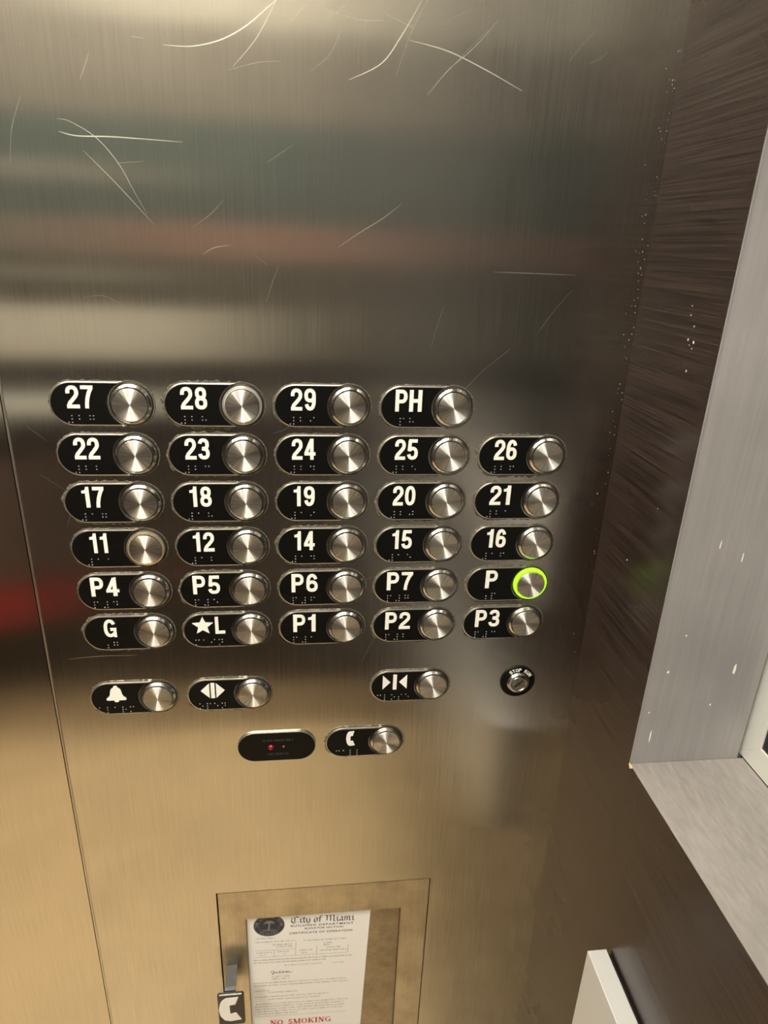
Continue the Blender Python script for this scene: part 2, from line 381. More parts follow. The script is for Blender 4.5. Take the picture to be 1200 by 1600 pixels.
# ceiling lamps
tm = bm = bmesh.new(); box(bm, -0.14, 0.14, -0.14, 0.14, -0.014, 0.0, bev=0.003); trim_me = mesh_of('trim_ring', bm)
dif_me = box_mesh('diffuser', -0.12, 0.12, -0.12, 0.12, -0.018, -0.0142, bev=0.001)
where = ['near the left wall and the button panel', 'near the left wall at the back', 'at the back on the right', 'in front of the button panel']
for (x, y, p), wtxt in zip(LAMPS, where):
    r = tag(empty('ceiling_light', (x, y, ZC)), 'square ceiling light ' + wtxt, 'light', 'ceiling lights of the cab')
    link('lamp_trim', trim_me, M['rim'], r)
    link('diffuser', dif_me, M['lamp'], r)
for n_ in M['lamp'].node_tree.nodes:
    if n_.type == 'BSDF_PRINCIPLED': n_.inputs['Emission Strength'].default_value = LAMPS[0][2]

# ------------------------------------------------------------------ control panel
HX0, HX1, HZ1, HZ0 = 0.0315, 0.2450, Z0 - 0.4852, Z0 - 0.80
cp = tag(empty('control_panel', ((XS + XR) / 2, 0, 0)), 'tall brushed steel panel carrying all the elevator buttons', 'panel')
def off(me, p):
    me.transform(__import__('mathutils').Matrix.Translation(-Vector(p.location))); return me
bm = bmesh.new()
xs = (XS + 0.0007, HX0, HX1, XR); zs = (0.0, HZ0, HZ1, ZC)
for i in range(3):
    for j in range(3):
        if i == 1 and j == 1: continue
        bm.faces.new([bm.verts.new((x, 0.0, z)) for x, z in ((xs[i], zs[j]), (xs[i + 1], zs[j]), (xs[i + 1], zs[j + 1]), (xs[i], zs[j + 1]))])
bmesh.ops.remove_doubles(bm, verts=bm.verts, dist=1e-6)
r = bmesh.ops.extrude_face_region(bm, geom=list(bm.faces))
for v in [g for g in r['geom'] if isinstance(g, bmesh.types.BMVert)]: v.co.y += 0.002
link('panel_sheet', off(mesh_of('panel_sheet', bm), cp), M['panel'], cp)
# thin metal strip standing in for the highlight along the seam
link('edge', off(box_mesh('edge', XS + 0.0003, XS + 0.0016, -0.0006, 0.002, 0.0, ZC), cp), M['rim'], cp)
bm = bmesh.new(); rng = random.Random(5)
bold = {0, 7, 8, 15}
mid = {9, 3, 14, 17, 18, 24, 32, 20}
for i, s in enumerate(SCRATCHES):
    if i in (12, 11, 21, 23, 33, 34, 35, 36, 37, 38, 39): continue
    p = smooth_path([(x, z + Z0) for x, z in s], 8)
    b4 = bmesh.new(); ribbon(b4, p, 0.00045 if i in bold else 0.00025 if i in mid else 0.00012, -0.00012, taper=True)
    link('scratch', off(mesh_of('scratch', b4), cp), M['scratch'] if i in bold else M['scratch_soft'] if i in mid else M['hair'], cp)
for k in range(20):   # faint hairline scuffs
    x = rng.uniform(-0.07, 0.33); z = Z0 + rng.choice([rng.uniform(0.03, 0.27), rng.uniform(-0.24, 0.02)]); a = rng.uniform(0.3, 1.4); L = rng.uniform(0.006, 0.03)
    b = a + rng.uniform(-0.3, 0.3)
    ribbon(bm, smooth_path([(x, z), (x + L * math.cos(a), z + L * math.sin(a)), (x + L * (math.cos(a) + math.cos(b)), z + L * (math.sin(a) + math.sin(b)))], 4), rng.uniform(0.0001, 0.00018), -0.0001, taper=True)
link('hairline_scuffs', off(mesh_of('hairline_scuffs', bm), cp), M['hair'], cp)['kind'] = 'stuff'
# scuffs on the corner seam next to the laminate
bm = bmesh.new()
for k in range(90):
    z = Z0 + rng.triangular(-0.3, 0.35, 0.15); x = XR - abs(rng.gauss(0, 0.005)) - 0.001; s_ = rng.uniform(0.00015, 0.00045)
    prism(bm, [(x + s_ * rng.uniform(0.6, 1.3) * math.cos(t), z + s_ * 1.3 * rng.uniform(0.6, 1.3) * math.sin(t)) for t in (0, 1.2, 2.4, 3.7, 5.0)], 0.0, -0.0002)
link('paint_flecks', off(mesh_of('paint_flecks', bm), cp), M['fleck'], cp)['kind'] = 'stuff'

# white specks on the right wall and the reveal
bm = bmesh.new()
for y, z in [(-0.0701, 0.0822), (-0.0768, 0.0705), (-0.0706, 0.0768), (-0.0797, 0.0611), (-0.079, 0.0571), (-0.073, 0.062), (-0.0772, -0.0519), (-0.0496, -0.1046), (-0.078, 0.043), (-0.0755, 0.059)]:
    r_ = rng.uniform(0.0003, 0.0009)
    v = [bm.verts.new((XR - 0.0001, y + r_ * rng.uniform(.6, 1.4) * math.cos(t), Z0 + z + 1.3 * r_ * rng.uniform(.6, 1.4) * math.sin(t))) for t in (0, 1.2, 2.4, 3.7, 5.0)]
    bm.faces.new(v)
o = link('reflector_10', mesh_of('reflector_10', bm), M['white']); tag(o, None, None, kind='structure')
bm = bmesh.new()
for x, z, w_, h_ in [(.418, -.005, .0012, .0016), (.4235, -.045, .0009, .0014), (.385, -.135, .0008, .001), (.3775, -.165, .001, .0012), (.4285, -.165, .0012, .0045), (.4165, -.195, .0007, .0012), (.375, -.222, .0006, .006), (.394, -.066, .0006, .004), (.43, -.05, .0008, .001), (.412, -.075, .0006, .005), (.40, .06, .0008, .0012), (.3700, -.2, .0005, .001)]:
    v = [bm.verts.new((x + w_ * rng.uniform(.7, 1.3) * math.cos(t), JY - 0.0001, Z0 + z + h_ * rng.uniform(.7, 1.3) * math.sin(t))) for t in (0, 1.2, 2.4, 3.7, 5.0)]
    bm.faces.new(v)
me = mesh_of('scuff_marks', bm); wpart('scuff_marks', me, M['white'])

# ------------------------------------------------------------------ buttons
PR = 0.0155; PCX = -0.0390; BITE = 0.0163
th = math.acos(-0.0066 / BITE) if False else math.asin(0.0153 / BITE)
def plate_outline(g=0.0):
    pr = PR + g
    pts = circ(PCX, 0, pr, PI * 1.5, PI * 0.5, 28)      # left half circle, bottom to top, anticlockwise reversed
    a = PI - math.asin(min(1, pr / BITE))
    pts += circ(0, 0, BITE, a, 2 * PI - a, 26)
    return pts
rim_me = prism_mesh('rim', plate_outline(0.0002), 0.0, -0.0021, bev=0.0006)
pl_pts = plate_outline(-0.0007)
plate_me = prism_mesh('number_plate', pl_pts, -0.0005, -0.0022, bev=0.0002)
stad = circ(-0.0197, 0, 0.0158, PI * 1.5, PI * 0.5, 28) + circ(0.0150 - 0.0, 0, 0.0158, PI * 0.5, -PI * 0.5, 28)
bez_me = lathe_mesh('bezel', [(0.0154, 0.0), (0.0153, -0.0003), (0.0148, -0.0005), (0.0140, -0.0005)], close_last=True)
col_me = lathe_mesh('collar', [(0.0145, -0.0004), (0.0145, -0.0017), (0.0142, -0.0022), (0.0127, -0.0034), (0.0124, -0.0034), (0.0123, -0.0008)], close_last=False)
cap_me = lathe_mesh('button_cap', [(0.0118, -0.0012), (0.0118, -0.0047), (0.01155, -0.0050), (0.0003, -0.0051)])
halo_me = lathe_mesh('light_ring', [(0.0142, -0.0004), (0.0142, -0.0026), (0.0138, -0.0033), (0.0125, -0.0036), (0.0122, -0.0034), (0.0122, -0.0012)], close_last=False)
for m_ in (col_me, halo_me, bez_me): 
    for p in m_.polygons: p.use_smooth = False
BR = {'a': '1', 'b': '12', 'c': '14', 'd': '145', 'e': '15', 'f': '124', 'g': '1245', 'h': '125', 'i': '24', 'j': '245', 'k': '13', 'l': '123', 'm': '134', 'n': '1345', 'o': '135', 'p': '1234', 'r': '1235', 's': '234', '#': '3456', ';': '56'}
def braille_cells(t):
    out = []
    if t[0].isdigit(): out = ['#'] + ['jabcdefghi'[int(c)] for c in t]
    elif len(t) == 2 and t[1].isdigit(): out = ['p', '#', 'jabcdefghi'[int(t[1])]]
    elif len(t) == 1: out = [';', t.lower()]
    else: out = list(t.lower())
    return out
def braille_mesh(cells, cx=-0.0345, cz=-0.0108):
    bm = bmesh.new(); pitch = 0.0073 if len(cells) < 4 else 0.0062; w = (len(cells) - 1) * pitch + 0.0024
    for i, c in enumerate(cells):
        for d in BR[c]:
            d = int(d); x = cx - w / 2 + i * pitch + (0.0024 if d > 3 else 0); z = cz + (0.0024, 0, -0.0024)[(d - 1) % 3]
            lathe(bm, [(0.00054, -0.0020), (0.00046, -0.0025), (0.00022, -0.0028)], n=10, cx=x, cz=z)
    return mesh_of('braille', bm)
def residue_mesh(seed, amt):
    rg = random.Random(seed); bm = bmesh.new()
    path = []
    N = 40
    for t in range(N + 1):
        a = PI * 1.5 - PI * t / N; path.append(((PCX + PR * math.cos(a), PR * math.sin(a)), (math.cos(a), math.sin(a))))
    for t in range(1, 22): path.append(((PCX + (-0.0066 - PCX) * t / 22, PR), (0, 1)))
    for t in range(0, 61):
        a = math.radians(113 - 226 * t / 60); path.append(((BITE * math.cos(a), BITE * math.sin(a)), (math.cos(a), math.sin(a))))
    for t in range(1, 22): path.append(((-0.0066 + (PCX + 0.0066) * t / 22, -PR), (0, -1)))
    n = len(path); A = []; B = []; C = []
    for i, ((x, z), (nx, nz)) in enumerate(path):
        q = noise.noise((x * 330 + seed * 13.1, z * 330, seed * 3.3)) + 0.6 * noise.noise((x * 700, z * 700 + seed * 7.7, 1.5))
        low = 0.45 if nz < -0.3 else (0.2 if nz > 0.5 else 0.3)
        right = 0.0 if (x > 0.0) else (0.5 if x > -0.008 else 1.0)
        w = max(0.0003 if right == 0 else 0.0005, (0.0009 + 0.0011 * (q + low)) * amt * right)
        A.append(bm.verts.new((x - nx * 0.0004, -0.0004, z - nz * 0.0004)))
        B.append(bm.verts.new((x + nx * w * 0.6, -0.00035, z + nz * w * 0.6)))
        C.append(bm.verts.new((x + nx * w, -0.00005, z + nz * w)))
    for i in range(n):
        j = (i + 1) % n
        bm.faces.new((A[i], A[j], B[j], B[i])); bm.faces.new((B[i], B[j], C[j], C[i]))
    return mesh_of('residue', bm)
RES = [residue_mesh(s + 1, (1.0, 1.25, 0.8, 1.1, 1.4, 0.9)[s]) for s in range(6)]

def star_pts(cx, cz, R, r):
    return [(cx + (R if k % 2 == 0 else r) * math.cos(PI / 2 + k * PI / 5), cz + (R if k % 2 == 0 else r) * math.sin(PI / 2 + k * PI / 5)) for k in range(10)]
NY, NT_ = -0.0021, 0.0008
def stroke3(bm, pts, w, y0, y1, closed=False):
    n = len(pts); Q = []
    for i in range(n):
        if closed: a, b = Vector(pts[i - 1]), Vector(pts[(i + 1) % n])
        else: a, b = Vector(pts[max(i - 1, 0)]), Vector(pts[min(i + 1, n - 1)])
        d = (b - a).normalized(); nn = Vector((-d.y, d.x)) * w * 0.5; p = Vector(pts[i])
        Q.append([bm.verts.new((v.x, y, v.y)) for v in (p + nn, p - nn) for y in (y1, y0)])
    m = n if closed else n - 1
    for i in range(m):
        A, B = Q[i], Q[(i + 1) % n]
        bm.faces.new((A[0], A[2], B[2], B[0])); bm.faces.new((A[0], B[0], B[1], A[1])); bm.faces.new((A[2], A[3], B[3], B[2]))
    if not closed:
        for A in (Q[0], Q[-1]): bm.faces.new((A[0], A[1], A[3], A[2]))
def ell(cx, cz, rx, rz, a0, a1, n=22, e=2.35):
    o = []
    for i in range(n + 1):
        a = math.radians(a0 + (a1 - a0) * i / n); c, q_ = math.cos(a), math.sin(a)
        o.append((cx + rx * math.copysign(abs(c) ** (2 / e), c), cz + rz * math.copysign(abs(q_) ** (2 / e), q_)))
    return o
def rc(x0, x1, z0, z1): return [(x0, z0), (x1, z0), (x1, z1), (x0, z1)]
SW = 0.160
SIX_A = [ell(.27, .5, .182, .414, 28, 180) + [(.088, .40), (.088, .31)]]
SIX_B = [ell(.27, .315, .182, .229, 0, 360, 30)[:-1]]
def turn(L): return [[(.54 - x, 1 - z) for x, z in p] for p in L]
# glyph: (advance, open strokes, closed strokes, polygons)
GLY = {
 '0': (.54, [], [ell(.27, .5, .182, .414, 0, 360, 36)[:-1]], []),
 '1': (.42, [], [], [[(.02, .70), (.02, .815), (.12, .83), (.185, .88), (.21, 1.0), (.355, 1.0), (.355, 0), (.175, 0), (.175, .70)]]),
 '2': (.54, [ell(.27, .70, .180, .214, 190, -22) + [(.385, .52), (.25, .36), (.14, .24), (.10, .14), (.09, .06)]], [], [rc(.006, .53, 0, .155)]),
 '3': (.54, [ell(.265, .712, .170, .202, 172, -82) + [(.19, .515)], [(.19, .515)] + ell(.265, .290, .187, .205, 86, -172)], [], []),
 '4': (.56, [[(.355, .95), (.075, .30)]], [], [rc(.285, .455, 0, 1), rc(.0, .55, .205, .35), [(.285, 1.0), (.285, .80), (.36, .80), (.36, 1.0)]]),
 '5': (.54, [[(.135, .93), (.100, .44)], ell(.265, .320, .187, .234, 140, -168)], [], [rc(.075, .50, .845, 1.0), [(.055, .42), (.21, .42), (.21, .52), (.06, .52)]]),
 '6': (.54, SIX_A, SIX_B, []),
 '7': (.52, [[(.435, .88), (.34, .70), (.26, .46), (.215, .22), (.20, 0.0)]], [], [rc(.01, .52, .845, 1.0)]),
 '8': (.54, [], [ell(.27, .718, .160, .196, 0, 360, 30)[:-1], ell(.27, .290, .184, .204, 0, 360, 30)[:-1]], []),
 '9': (.54, turn(SIX_A), turn(SIX_B), []),
 'P': (.56, [[(.09, .925)] + ell(.29, .695, .175, .230, 90, -90) + [(.09, .465)]], [], [rc(0, .170, 0, 1)]),
 'H': (.60, [], [], [rc(0, .18, 0, 1), rc(.40, .58, 0, 1), rc(.17, .41, .42, .58)]),
 'G': (.62, [ell(.29, .5, .203, .414, 30, 318)], [], [rc(.30, .575, .36, .51), rc(.44, .575, 0, .45)]),
 'L': (.50, [], [], [rc(0, .170, 0, 1), rc(.1, .49, 0, .16)]),
}
def glyphs(bm, t, w, h, cx, cz, gap=0.085):
    tot = sum(GLY[c][0] for c in t) + gap * (len(t) - 1); sx = w / tot; x = cx - w / 2; y0, y1 = -0.0019, NY - NT_
    f = lambda p: (x + p[0] * sx, cz - h / 2 + p[1] * h)
    for c in t:
        a, op, clo, po = GLY[c]; k_ = 0
        for q_, cl_ in [(v, False) for v in op] + [(v, True) for v in clo]:
            stroke3(bm, [f(p) for p in q_], SW * h, y0, y1 - k_ * 3e-5, cl_); k_ += 1
        for q_ in po: prism(bm, [f(p) for p in q_], y0, y1 - k_ * 3e-5); k_ += 1
        x += (a + gap) * sx
TW = {'27': .0185, '28': .0185, '29': .0180, 'PH': .0200, '11': .0138, '17': .0160, '1': .01}
def numeral_mesh(t):
    w = TW.get(t, None)
    if w is None:
        w = {1: .0104, 2: .0176}[len(t)]
        if t[0] == 'P' and len(t) == 2: w = .0212
        if t[0] == '1' and len(t) == 2: w = .0162
        if t == 'P1': w = .0195
    bm = bmesh.new(); glyphs(bm, t, w, 0.0160, -0.0335, 0.0050); return mesh_of('numeral', bm)
def handset(bm, cx, cz, s, y0, y1, kx=1.0):
    # telephone handset drawn as a C: thin grip bowed to the left, two thick ends to the right
    outer = [(.25, .50), (-.10, .49), (-.20, .41), (-.27, .28), (-.32, .0), (-.28, -.25), (-.17, -.45), (.0, -.51), (.31, -.47)]
    inner = [(.175, -.18), (.14, -.165), (.0, -.20), (-.01, .16), (.02, .185), (.155, .20)]
    prism(bm, [(cx + x * s * kx, cz + z * s) for x, z in outer + inner], y0, y1)
def symbol_mesh(kind):
    bm = bmesh.new(); y0, y1 = -0.0019, NY - NT_; cx, cz = -0.0335, 0.0050
    if kind == 'L':
        prism(bm, star_pts(cx - 0.0053, cz, 0.0086, 0.0038), y0, y1)
        glyphs(bm, 'L', .0080, .0155, cx + .0085, cz + .0002)
    elif kind == 'open':
        prism(bm, [(cx - .0098, cz), (cx - .0028, cz + .0072), (cx - .0028, cz - .0072)], y0, y1)
        prism(bm, [(cx + .0098, cz), (cx + .0028, cz + .0072), (cx + .0028, cz - .0072)], y0, y1)
        prism(bm, [(cx - .0016, cz - .0075), (cx + .0016, cz - .0075), (cx + .0016, cz + .0075), (cx - .0016, cz + .0075)], y0, y1)
    elif kind == 'close':
        prism(bm, [(cx - .0040, cz), (cx - .0106, cz + .0070), (cx - .0106, cz - .0070)], y0, y1)
        prism(bm, [(cx + .0040, cz), (cx + .0106, cz + .0070), (cx + .0106, cz - .0070)], y0, y1)
        prism(bm, [(cx - .0016, cz - .0075), (cx + .0016, cz - .0075), (cx + .0016, cz + .0075), (cx - .0016, cz + .0075)], y0, y1)
    elif kind == 'alarm':
        half = [(.0, .0082), (.0014, .0078), (.0017, .0066), (.0036, .0052), (.0044, .0030), (.0048, .0), (.0058, -.0024), (.0078, -.0040), (.0080, -.0054), (.0070, -.0060), (.0020, -.0060), (.0016, -.0074), (.0, -.0079)]
        pts = [(cx + x, cz + z) for x, z in half] + [(cx - x, cz + z) for x, z in half[-2:0:-1]]
        prism(bm, pts, y0, y1)
    elif kind == 'call':
        handset(bm, cx + 0.001, cz, 0.0155, y0, y1, 0.8)
    return mesh_of('symbol', bm)

proto = None
def make_button(name, x, z, face, cells, label, cat, group, cap='cap', ring=None, k=0):
    r = tag(empty(name, (x, 0, Z0 + z)), label, cat, group)
    link('residue', RES[k % 6], M['grime'], r)
    p = link('number_plate', plate_me, M['plate'], r)
    link('plate_rim', rim_me, M['rim'], p)
    link('numeral' if face.name.startswith('numeral') else 'symbol', face, M['white'], p)
    link('braille', braille_mesh(cells), M['dots'], p)
    link('bezel', bez_me, M['bezel'], r)
    if ring: 
        o = link('light_ring', halo_me if ring == 'green' else halo_me.copy(), None, r); o.data = o.data.copy(); o.data.materials.clear(); o.data.materials.append(M[ring])
        if ring == 'green': o['label'] = 'glowing green ring'
    else: link('collar', col_me, M['collar'], r)
    link('button_cap', cap_me, M['cap'], r)
    return r
PX, PZ = 0.077, 0.0371865
ROWS = [['27', '28', '29', 'PH'], ['22', '23', '24', '25', '26'], ['17', '18', '19', '20', '21'], ['11', '12', '14', '15', '16'], ['P4', 'P5', 'P6', 'P7', 'P'], ['G', 'L', 'P1', 'P2', 'P3']]
ringf = {'28': 'milky', '11': 'amber', 'P': 'green'}
k = 0
for i, row in enumerate(ROWS):
    for j, t in enumerate(row):
        k += 1
        face = symbol_mesh('L') if t == 'L' else numeral_mesh(t)
        lab = 'round steel button with black plate numbered ' + t if t[0].isdigit() else 'round steel button with black plate lettered ' + t
        if t == 'L': lab = 'round steel button with black plate showing a white star and L'
        if t == 'P': lab = 'round steel button with glowing green ring, black plate lettered P alone'
        if t == '28': lab += ' and a pale bright ring'
        cells = list('main') if t == 'L' else braille_cells(t)
        make_button('floor_button', j * PX, -i * PZ, face, cells, lab, 'button', 'floor buttons on the steel panel', ring=ringf.get(t), k=k * 5 + i)
for kind, x, z, lab, name, cells in [
    ('alarm', -0.0025, -0.2492, 'round steel alarm button with white bell symbol on black plate', 'alarm_button', 'alarm'),
    ('open', 0.0761, -0.2492, 'round steel button with white outward arrows for opening the doors', 'door_button', 'open'),
    ('close', 0.2311, -0.2475, 'round steel button with white inward arrows for closing the doors', 'door_button', 'close'),
    ('call', 0.1926, -0.3065, 'round steel call button with white telephone handset symbol on black plate', 'call_button', 'call')]:
    k += 1
    make_button(name, x, z, symbol_mesh(kind), list(cells), lab, 'button', 'door and alarm buttons below the floor buttons', k=k)

# call acknowledgement indicator
r = tag(empty('call_indicator', (0.0946, 0, Z0 - 0.3072)), 'black oval indicator plate with small red lamp left of the phone button', 'indicator')
st = circ(-0.0188, 0, 0.0157, PI * 1.5, PI * 0.5, 24) + circ(0.0188, 0, 0.0157, PI * 0.5, -PI * 0.5, 24)
st2 = circ(-0.0188, 0, 0.0151, PI * 1.5, PI * 0.5, 24) + circ(0.0188, 0, 0.0151, PI * 0.5, -PI * 0.5, 24)
link('plate_rim', prism_mesh('plate_rim', st, 0, -0.0021, bev=0.0006), M['rim'], r)
link('plate', prism_mesh('plate', st2, -0.0005, -0.0022, bev=0.0002), M['plate'], r)
link('red_lamp', lathe_mesh('red_lamp', [(0.0028, -0.002), (0.0027, -0.0030), (0.0020, -0.0040), (0.0009, -0.0045)], n=20, cx=-0.0050, cz=0.0), M['red'], r, smooth=True)
link('pin', lathe_mesh('pin', [(0.0010, -0.002), (0.0009, -0.0026), (0.0004, -0.0028)], n=12, cx=0.0060, cz=0.0003), M['rim'], r)
bm = bmesh.new()
for z, x0, x1 in ((0.0072, -0.0125, 0.0145), (-0.0078, -0.0085, 0.0105)):
    x = x0
    while x < x1:
        w = rng.uniform(0.0008, 0.0015); h = rng.uniform(0.0009, 0.0013)
        prism(bm, [(x, z - h), (x + w, z - h), (x + w, z + h), (x, z + h)], -0.0021, -0.00225); x += w + (0.0005 if rng.random() < .8 else 0.0016)
link('worn_lettering', mesh_of('worn_lettering', bm), M['faint'], r)

# key switch
r = tag(empty('key_switch', (0.3088, 0, Z0 - 0.2478)), 'round black key switch with silver lock at lower right of the buttons', 'switch')
link('escutcheon', lathe_mesh('escutcheon', [(0.0158, 0.0), (0.0158, -0.0012), (0.0154, -0.0015), (0.0003, -0.0015)]), M['plate'], r)
bm = bmesh.new(); arc_text(bm, 'STOP RUN', 0, 0, 0.0124, math.radians(80), math.radians(92), 0.0034, -0.00165)
link('lettering', mesh_of('lettering', bm), M['white'], r)
link('lock_ring', lathe_mesh('lock_ring', [(0.0102, -0.0014), (0.0102, -0.0030), (0.0090, -0.0048), (0.0074, -0.0050), (0.0068, -0.0040), (0.0068, -0.0015)], close_last=False), M['collar'], r)
pl = link('lock_plug', lathe_mesh('lock_plug', [(0.0066, -0.0015), (0.0066, -0.0042), (0.0063, -0.0045), (0.0002, -0.0045)]), M['collar'], r)
bm = bmesh.new(); a = math.radians(42); c_, s_ = math.cos(a), math.sin(a)
sl = [(-0.0050, -0.0009), (-0.001, -0.0009), (0.0, -0.0018), (0.001, -0.0009), (0.0048, -0.0007), (0.0048, 0.0007), (0.0008, 0.0009), (0.0, 0.0019), (-0.001, 0.0009), (-0.005, 0.0009)]
prism(bm, [(x * c_ - z * s_, x * s_ + z * c_) for x, z in sl], -0.0044, -0.00462)
link('keyway', mesh_of('keyway', bm), M['black'], pl)

# ------------------------------------------------------------------ service hatch with the phone pull and the certificate
g = 0.0011
hx0, hx1, hz0, hz1 = HX0 + 0.0016, HX1 - g, HZ0 + g, HZ1 - 0.0004
hatch = tag(empty('service_hatch', (hx0, 0, hz0)), 'stained steel hatch door with a framed window below the buttons', 'hatch')
wx0, wx1, wz1, wz0 = 0.0588, 0.2160, Z0 - 0.5240, HZ0 + 0.05
bm = bmesh.new()
xs = (hx0, wx0, wx1, hx1); zs = (hz0, wz0, wz1, hz1)
for i in range(3):
    for j in range(3):
        if i == 1 and j == 1: continue
        bm.faces.new([bm.verts.new((x, -0.0002, z)) for x, z in ((xs[i], zs[j]), (xs[i + 1], zs[j]), (xs[i + 1], zs[j + 1]), (xs[i], zs[j + 1]))])
bmesh.ops.remove_doubles(bm, verts=bm.verts, dist=1e-6)
q = bmesh.ops.extrude_face_region(bm, geom=list(bm.faces))
for v in [g_ for g_ in q['geom'] if isinstance(g_, bmesh.types.BMVert)]: v.co.y = 0.0020
link('door_frame', off(mesh_of('door_frame', bm), hatch), M['hatch'], hatch)
link('backing', off(box_mesh('backing', wx0 - 0.008, wx1 + 0.008, 0.0042, 0.006, wz0 - 0.008, wz1 + 0.008), hatch), M['hatchback'], hatch)
link('gap_shade_box', off(box_mesh('gap_shade_box', HX0 - 0.004, HX1 + 0.004, 0.0062, 0.029, HZ0 - 0.004, HZ1 + 0.004), hatch), M['black'], hatch)  # black box paints the shade inside the hatch gaps
# the pull: a flat bar standing out of the frame with a black tag hanging from its end
TX0, TX1, TZ1, TZ0, TY = 0.0296, 0.0560, Z0 - 0.5950, Z0 - 0.6425, -0.0235
bm = bmesh.new()
prof = [(0.0, -0.5895), (-0.020, -0.5925), (-0.0226, -0.5945), (TY, -0.600), (TY + 0.0022, -0.600), (-0.0205, -0.5958), (-0.0185, -0.5947), (0.0, -0.5918)]
f0 = [bm.verts.new((0.0368, y, Z0 + z)) for y, z in prof]; f1 = [bm.verts.new((0.0478, y, Z0 + z)) for y, z in prof]
bm.faces.new(f0); bm.faces.new(f1[::-1])
for i in range(len(prof)): bm.faces.new((f0[i], f1[i], f1[(i + 1) % len(prof)], f0[(i + 1) % len(prof)]))
pull = link('pull_bar', off(mesh_of('pull_bar', bm), hatch), M['tagedge'], hatch)
def rrect(x0, x1, z0, z1, r):
    p = []
    for cx, cz, a in ((x1 - r, z1 - r, 0), (x0 + r, z1 - r, 90), (x0 + r, z0 + r, 180), (x1 - r, z0 + r, 270)):
        p += circ(cx, cz, r, math.radians(a), math.radians(a + 90), 6)
    return p
tg = link('phone_tag', off(prism_mesh('phone_tag', rrect(TX0, TX1, TZ0, TZ1, 0.0028), TY - 0.0001, TY - 0.0024, bev=0.0006), hatch), M['tag'], hatch)
link('tag_highlight', off(prism_mesh('tag_highlight', rrect(TX0 + 0.0022, TX1 - 0.0022, TZ1 - 0.0014, TZ1 - 0.0002, 0.0005), TY - 0.0018, TY - 0.00255), hatch), M['white'], tg)  # white strip paints the highlight on the tag's top edge
bm = bmesh.new(); handset(bm, 0.0415, (TZ0 + TZ1) / 2 + 0.0006, 0.0355, TY - 0.0022, TY - 0.0028)
link('phone_symbol', off(mesh_of('phone_symbol', bm), hatch), M['white'], tg)

# certificate
CX, CZ = 0.0598, Z0 - 0.5228
cert = tag(empty('certificate', (CX, 0.0032, CZ)), 'white printed certificate in the hatch window headed City of Miami', 'certificate'); cert.rotation_euler = (0, math.radians(2.0), 0)
link('paper_sheet', box_mesh('paper_sheet', 0, 0.1254, -0.0002, 0.0002, -0.185, 0.0), M['paper'], cert)
IY = -0.00035
def cl(name, me, mat, lab=None):
    o = link(name, me, mat, cert)
    if lab: o['label'] = lab
    return o
# blackletter heading drawn with a broad nib
def nib(bm, pts, ox, oz, sx, sz, w):
    d = Vector((math.cos(math.radians(40)), math.sin(math.radians(40)))) * w * 0.5
    for (x0, z0), (x1, z1) in zip(pts, pts[1:]):
        a = Vector((ox + x0 * sx, oz + z0 * sz)); b = Vector((ox + x1 * sx, oz + z1 * sz))
        dd = (b - a)
        if dd.length < 1e-7: continue
        n_ = Vector((-dd.y, dd.x)).normalized() * 0.00012
        q_ = [a - d, a + d, b + d, b - d]
        if abs(dd.normalized().cross(d.normalized())) < 0.2: q_ = [a - d - n_, a - d + n_, b + d + n_, b + d - n_]
        bm.faces.new([bm.verts.new((p.x, IY, p.y)) for p in q_])
GL = {'C': (0.95, [[(0.9, 0.85), (0.65, 1.0), (0.2, 0.8), (0.1, 0.3), (0.35, 0.0), (0.6, 0.02), (0.9, 0.2)], [(0.5, 0.9), (0.5, 0.15)]]),
      'i': (0.36, [[(0.08, 0.6), (0.2, 0.68), (0.2, 0.08), (0.34, 0.0)], [(0.18, 0.9), (0.26, 0.95)]]),
      't': (0.42, [[(0.2, 0.9), (0.2, 0.08), (0.38, 0.0)], [(0.02, 0.64), (0.38, 0.66)]]),
      'y': (0.55, [[(0.08, 0.66), (0.12, 0.1), (0.28, 0.0)], [(0.44, 0.68), (0.44, 0.0), (0.30, -0.25), (0.08, -0.28)], [(0.28, 0.0), (0.44, 0.12)]]),
      'o': (0.55, [[(0.12, 0.55), (0.12, 0.1), (0.28, 0.0), (0.44, 0.12), (0.44, 0.58), (0.28, 0.68), (0.12, 0.55)]]),
      'f': (0.42, [[(0.42, 0.92), (0.26, 0.98), (0.18, 0.85), (0.18, 0.0)], [(0.02, 0.64), (0.36, 0.66)]]),
      'M': (1.25, [[(0.02, 0.85), (0.2, 0.98), (0.28, 0.8), (0.28, 0.15), (0.1, 0.0)], [(0.42, 0.9), (0.6, 0.98), (0.68, 0.8), (0.68, 0.05)], [(0.8, 0.9), (0.98, 0.98), (1.06, 0.8), (1.06, 0.1), (1.2, 0.0)], [(0.28, 0.78), (0.42, 0.9)], [(0.68, 0.78), (0.8, 0.9)]]),
      'a': (0.55, [[(0.12, 0.62), (0.3, 0.68), (0.40, 0.6), (0.40, 0.1), (0.54, 0.0)], [(0.40, 0.38), (0.14, 0.3), (0.12, 0.1), (0.24, 0.0), (0.40, 0.1)]]),
      'm': (0.86, [[(0.06, 0.62), (0.16, 0.68), (0.16, 0.0)], [(0.16, 0.6), (0.32, 0.68), (0.42, 0.6), (0.42, 0.0)], [(0.42, 0.6), (0.58, 0.68), (0.68, 0.6), (0.68, 0.08), (0.82, 0.0)]]),
      ' ': (0.3, [])}
bm = bmesh.new(); txt = 'City of Miami'; tot = sum(GL[c][0] for c in txt); x = 0.0437; kx = 0.0655 / tot
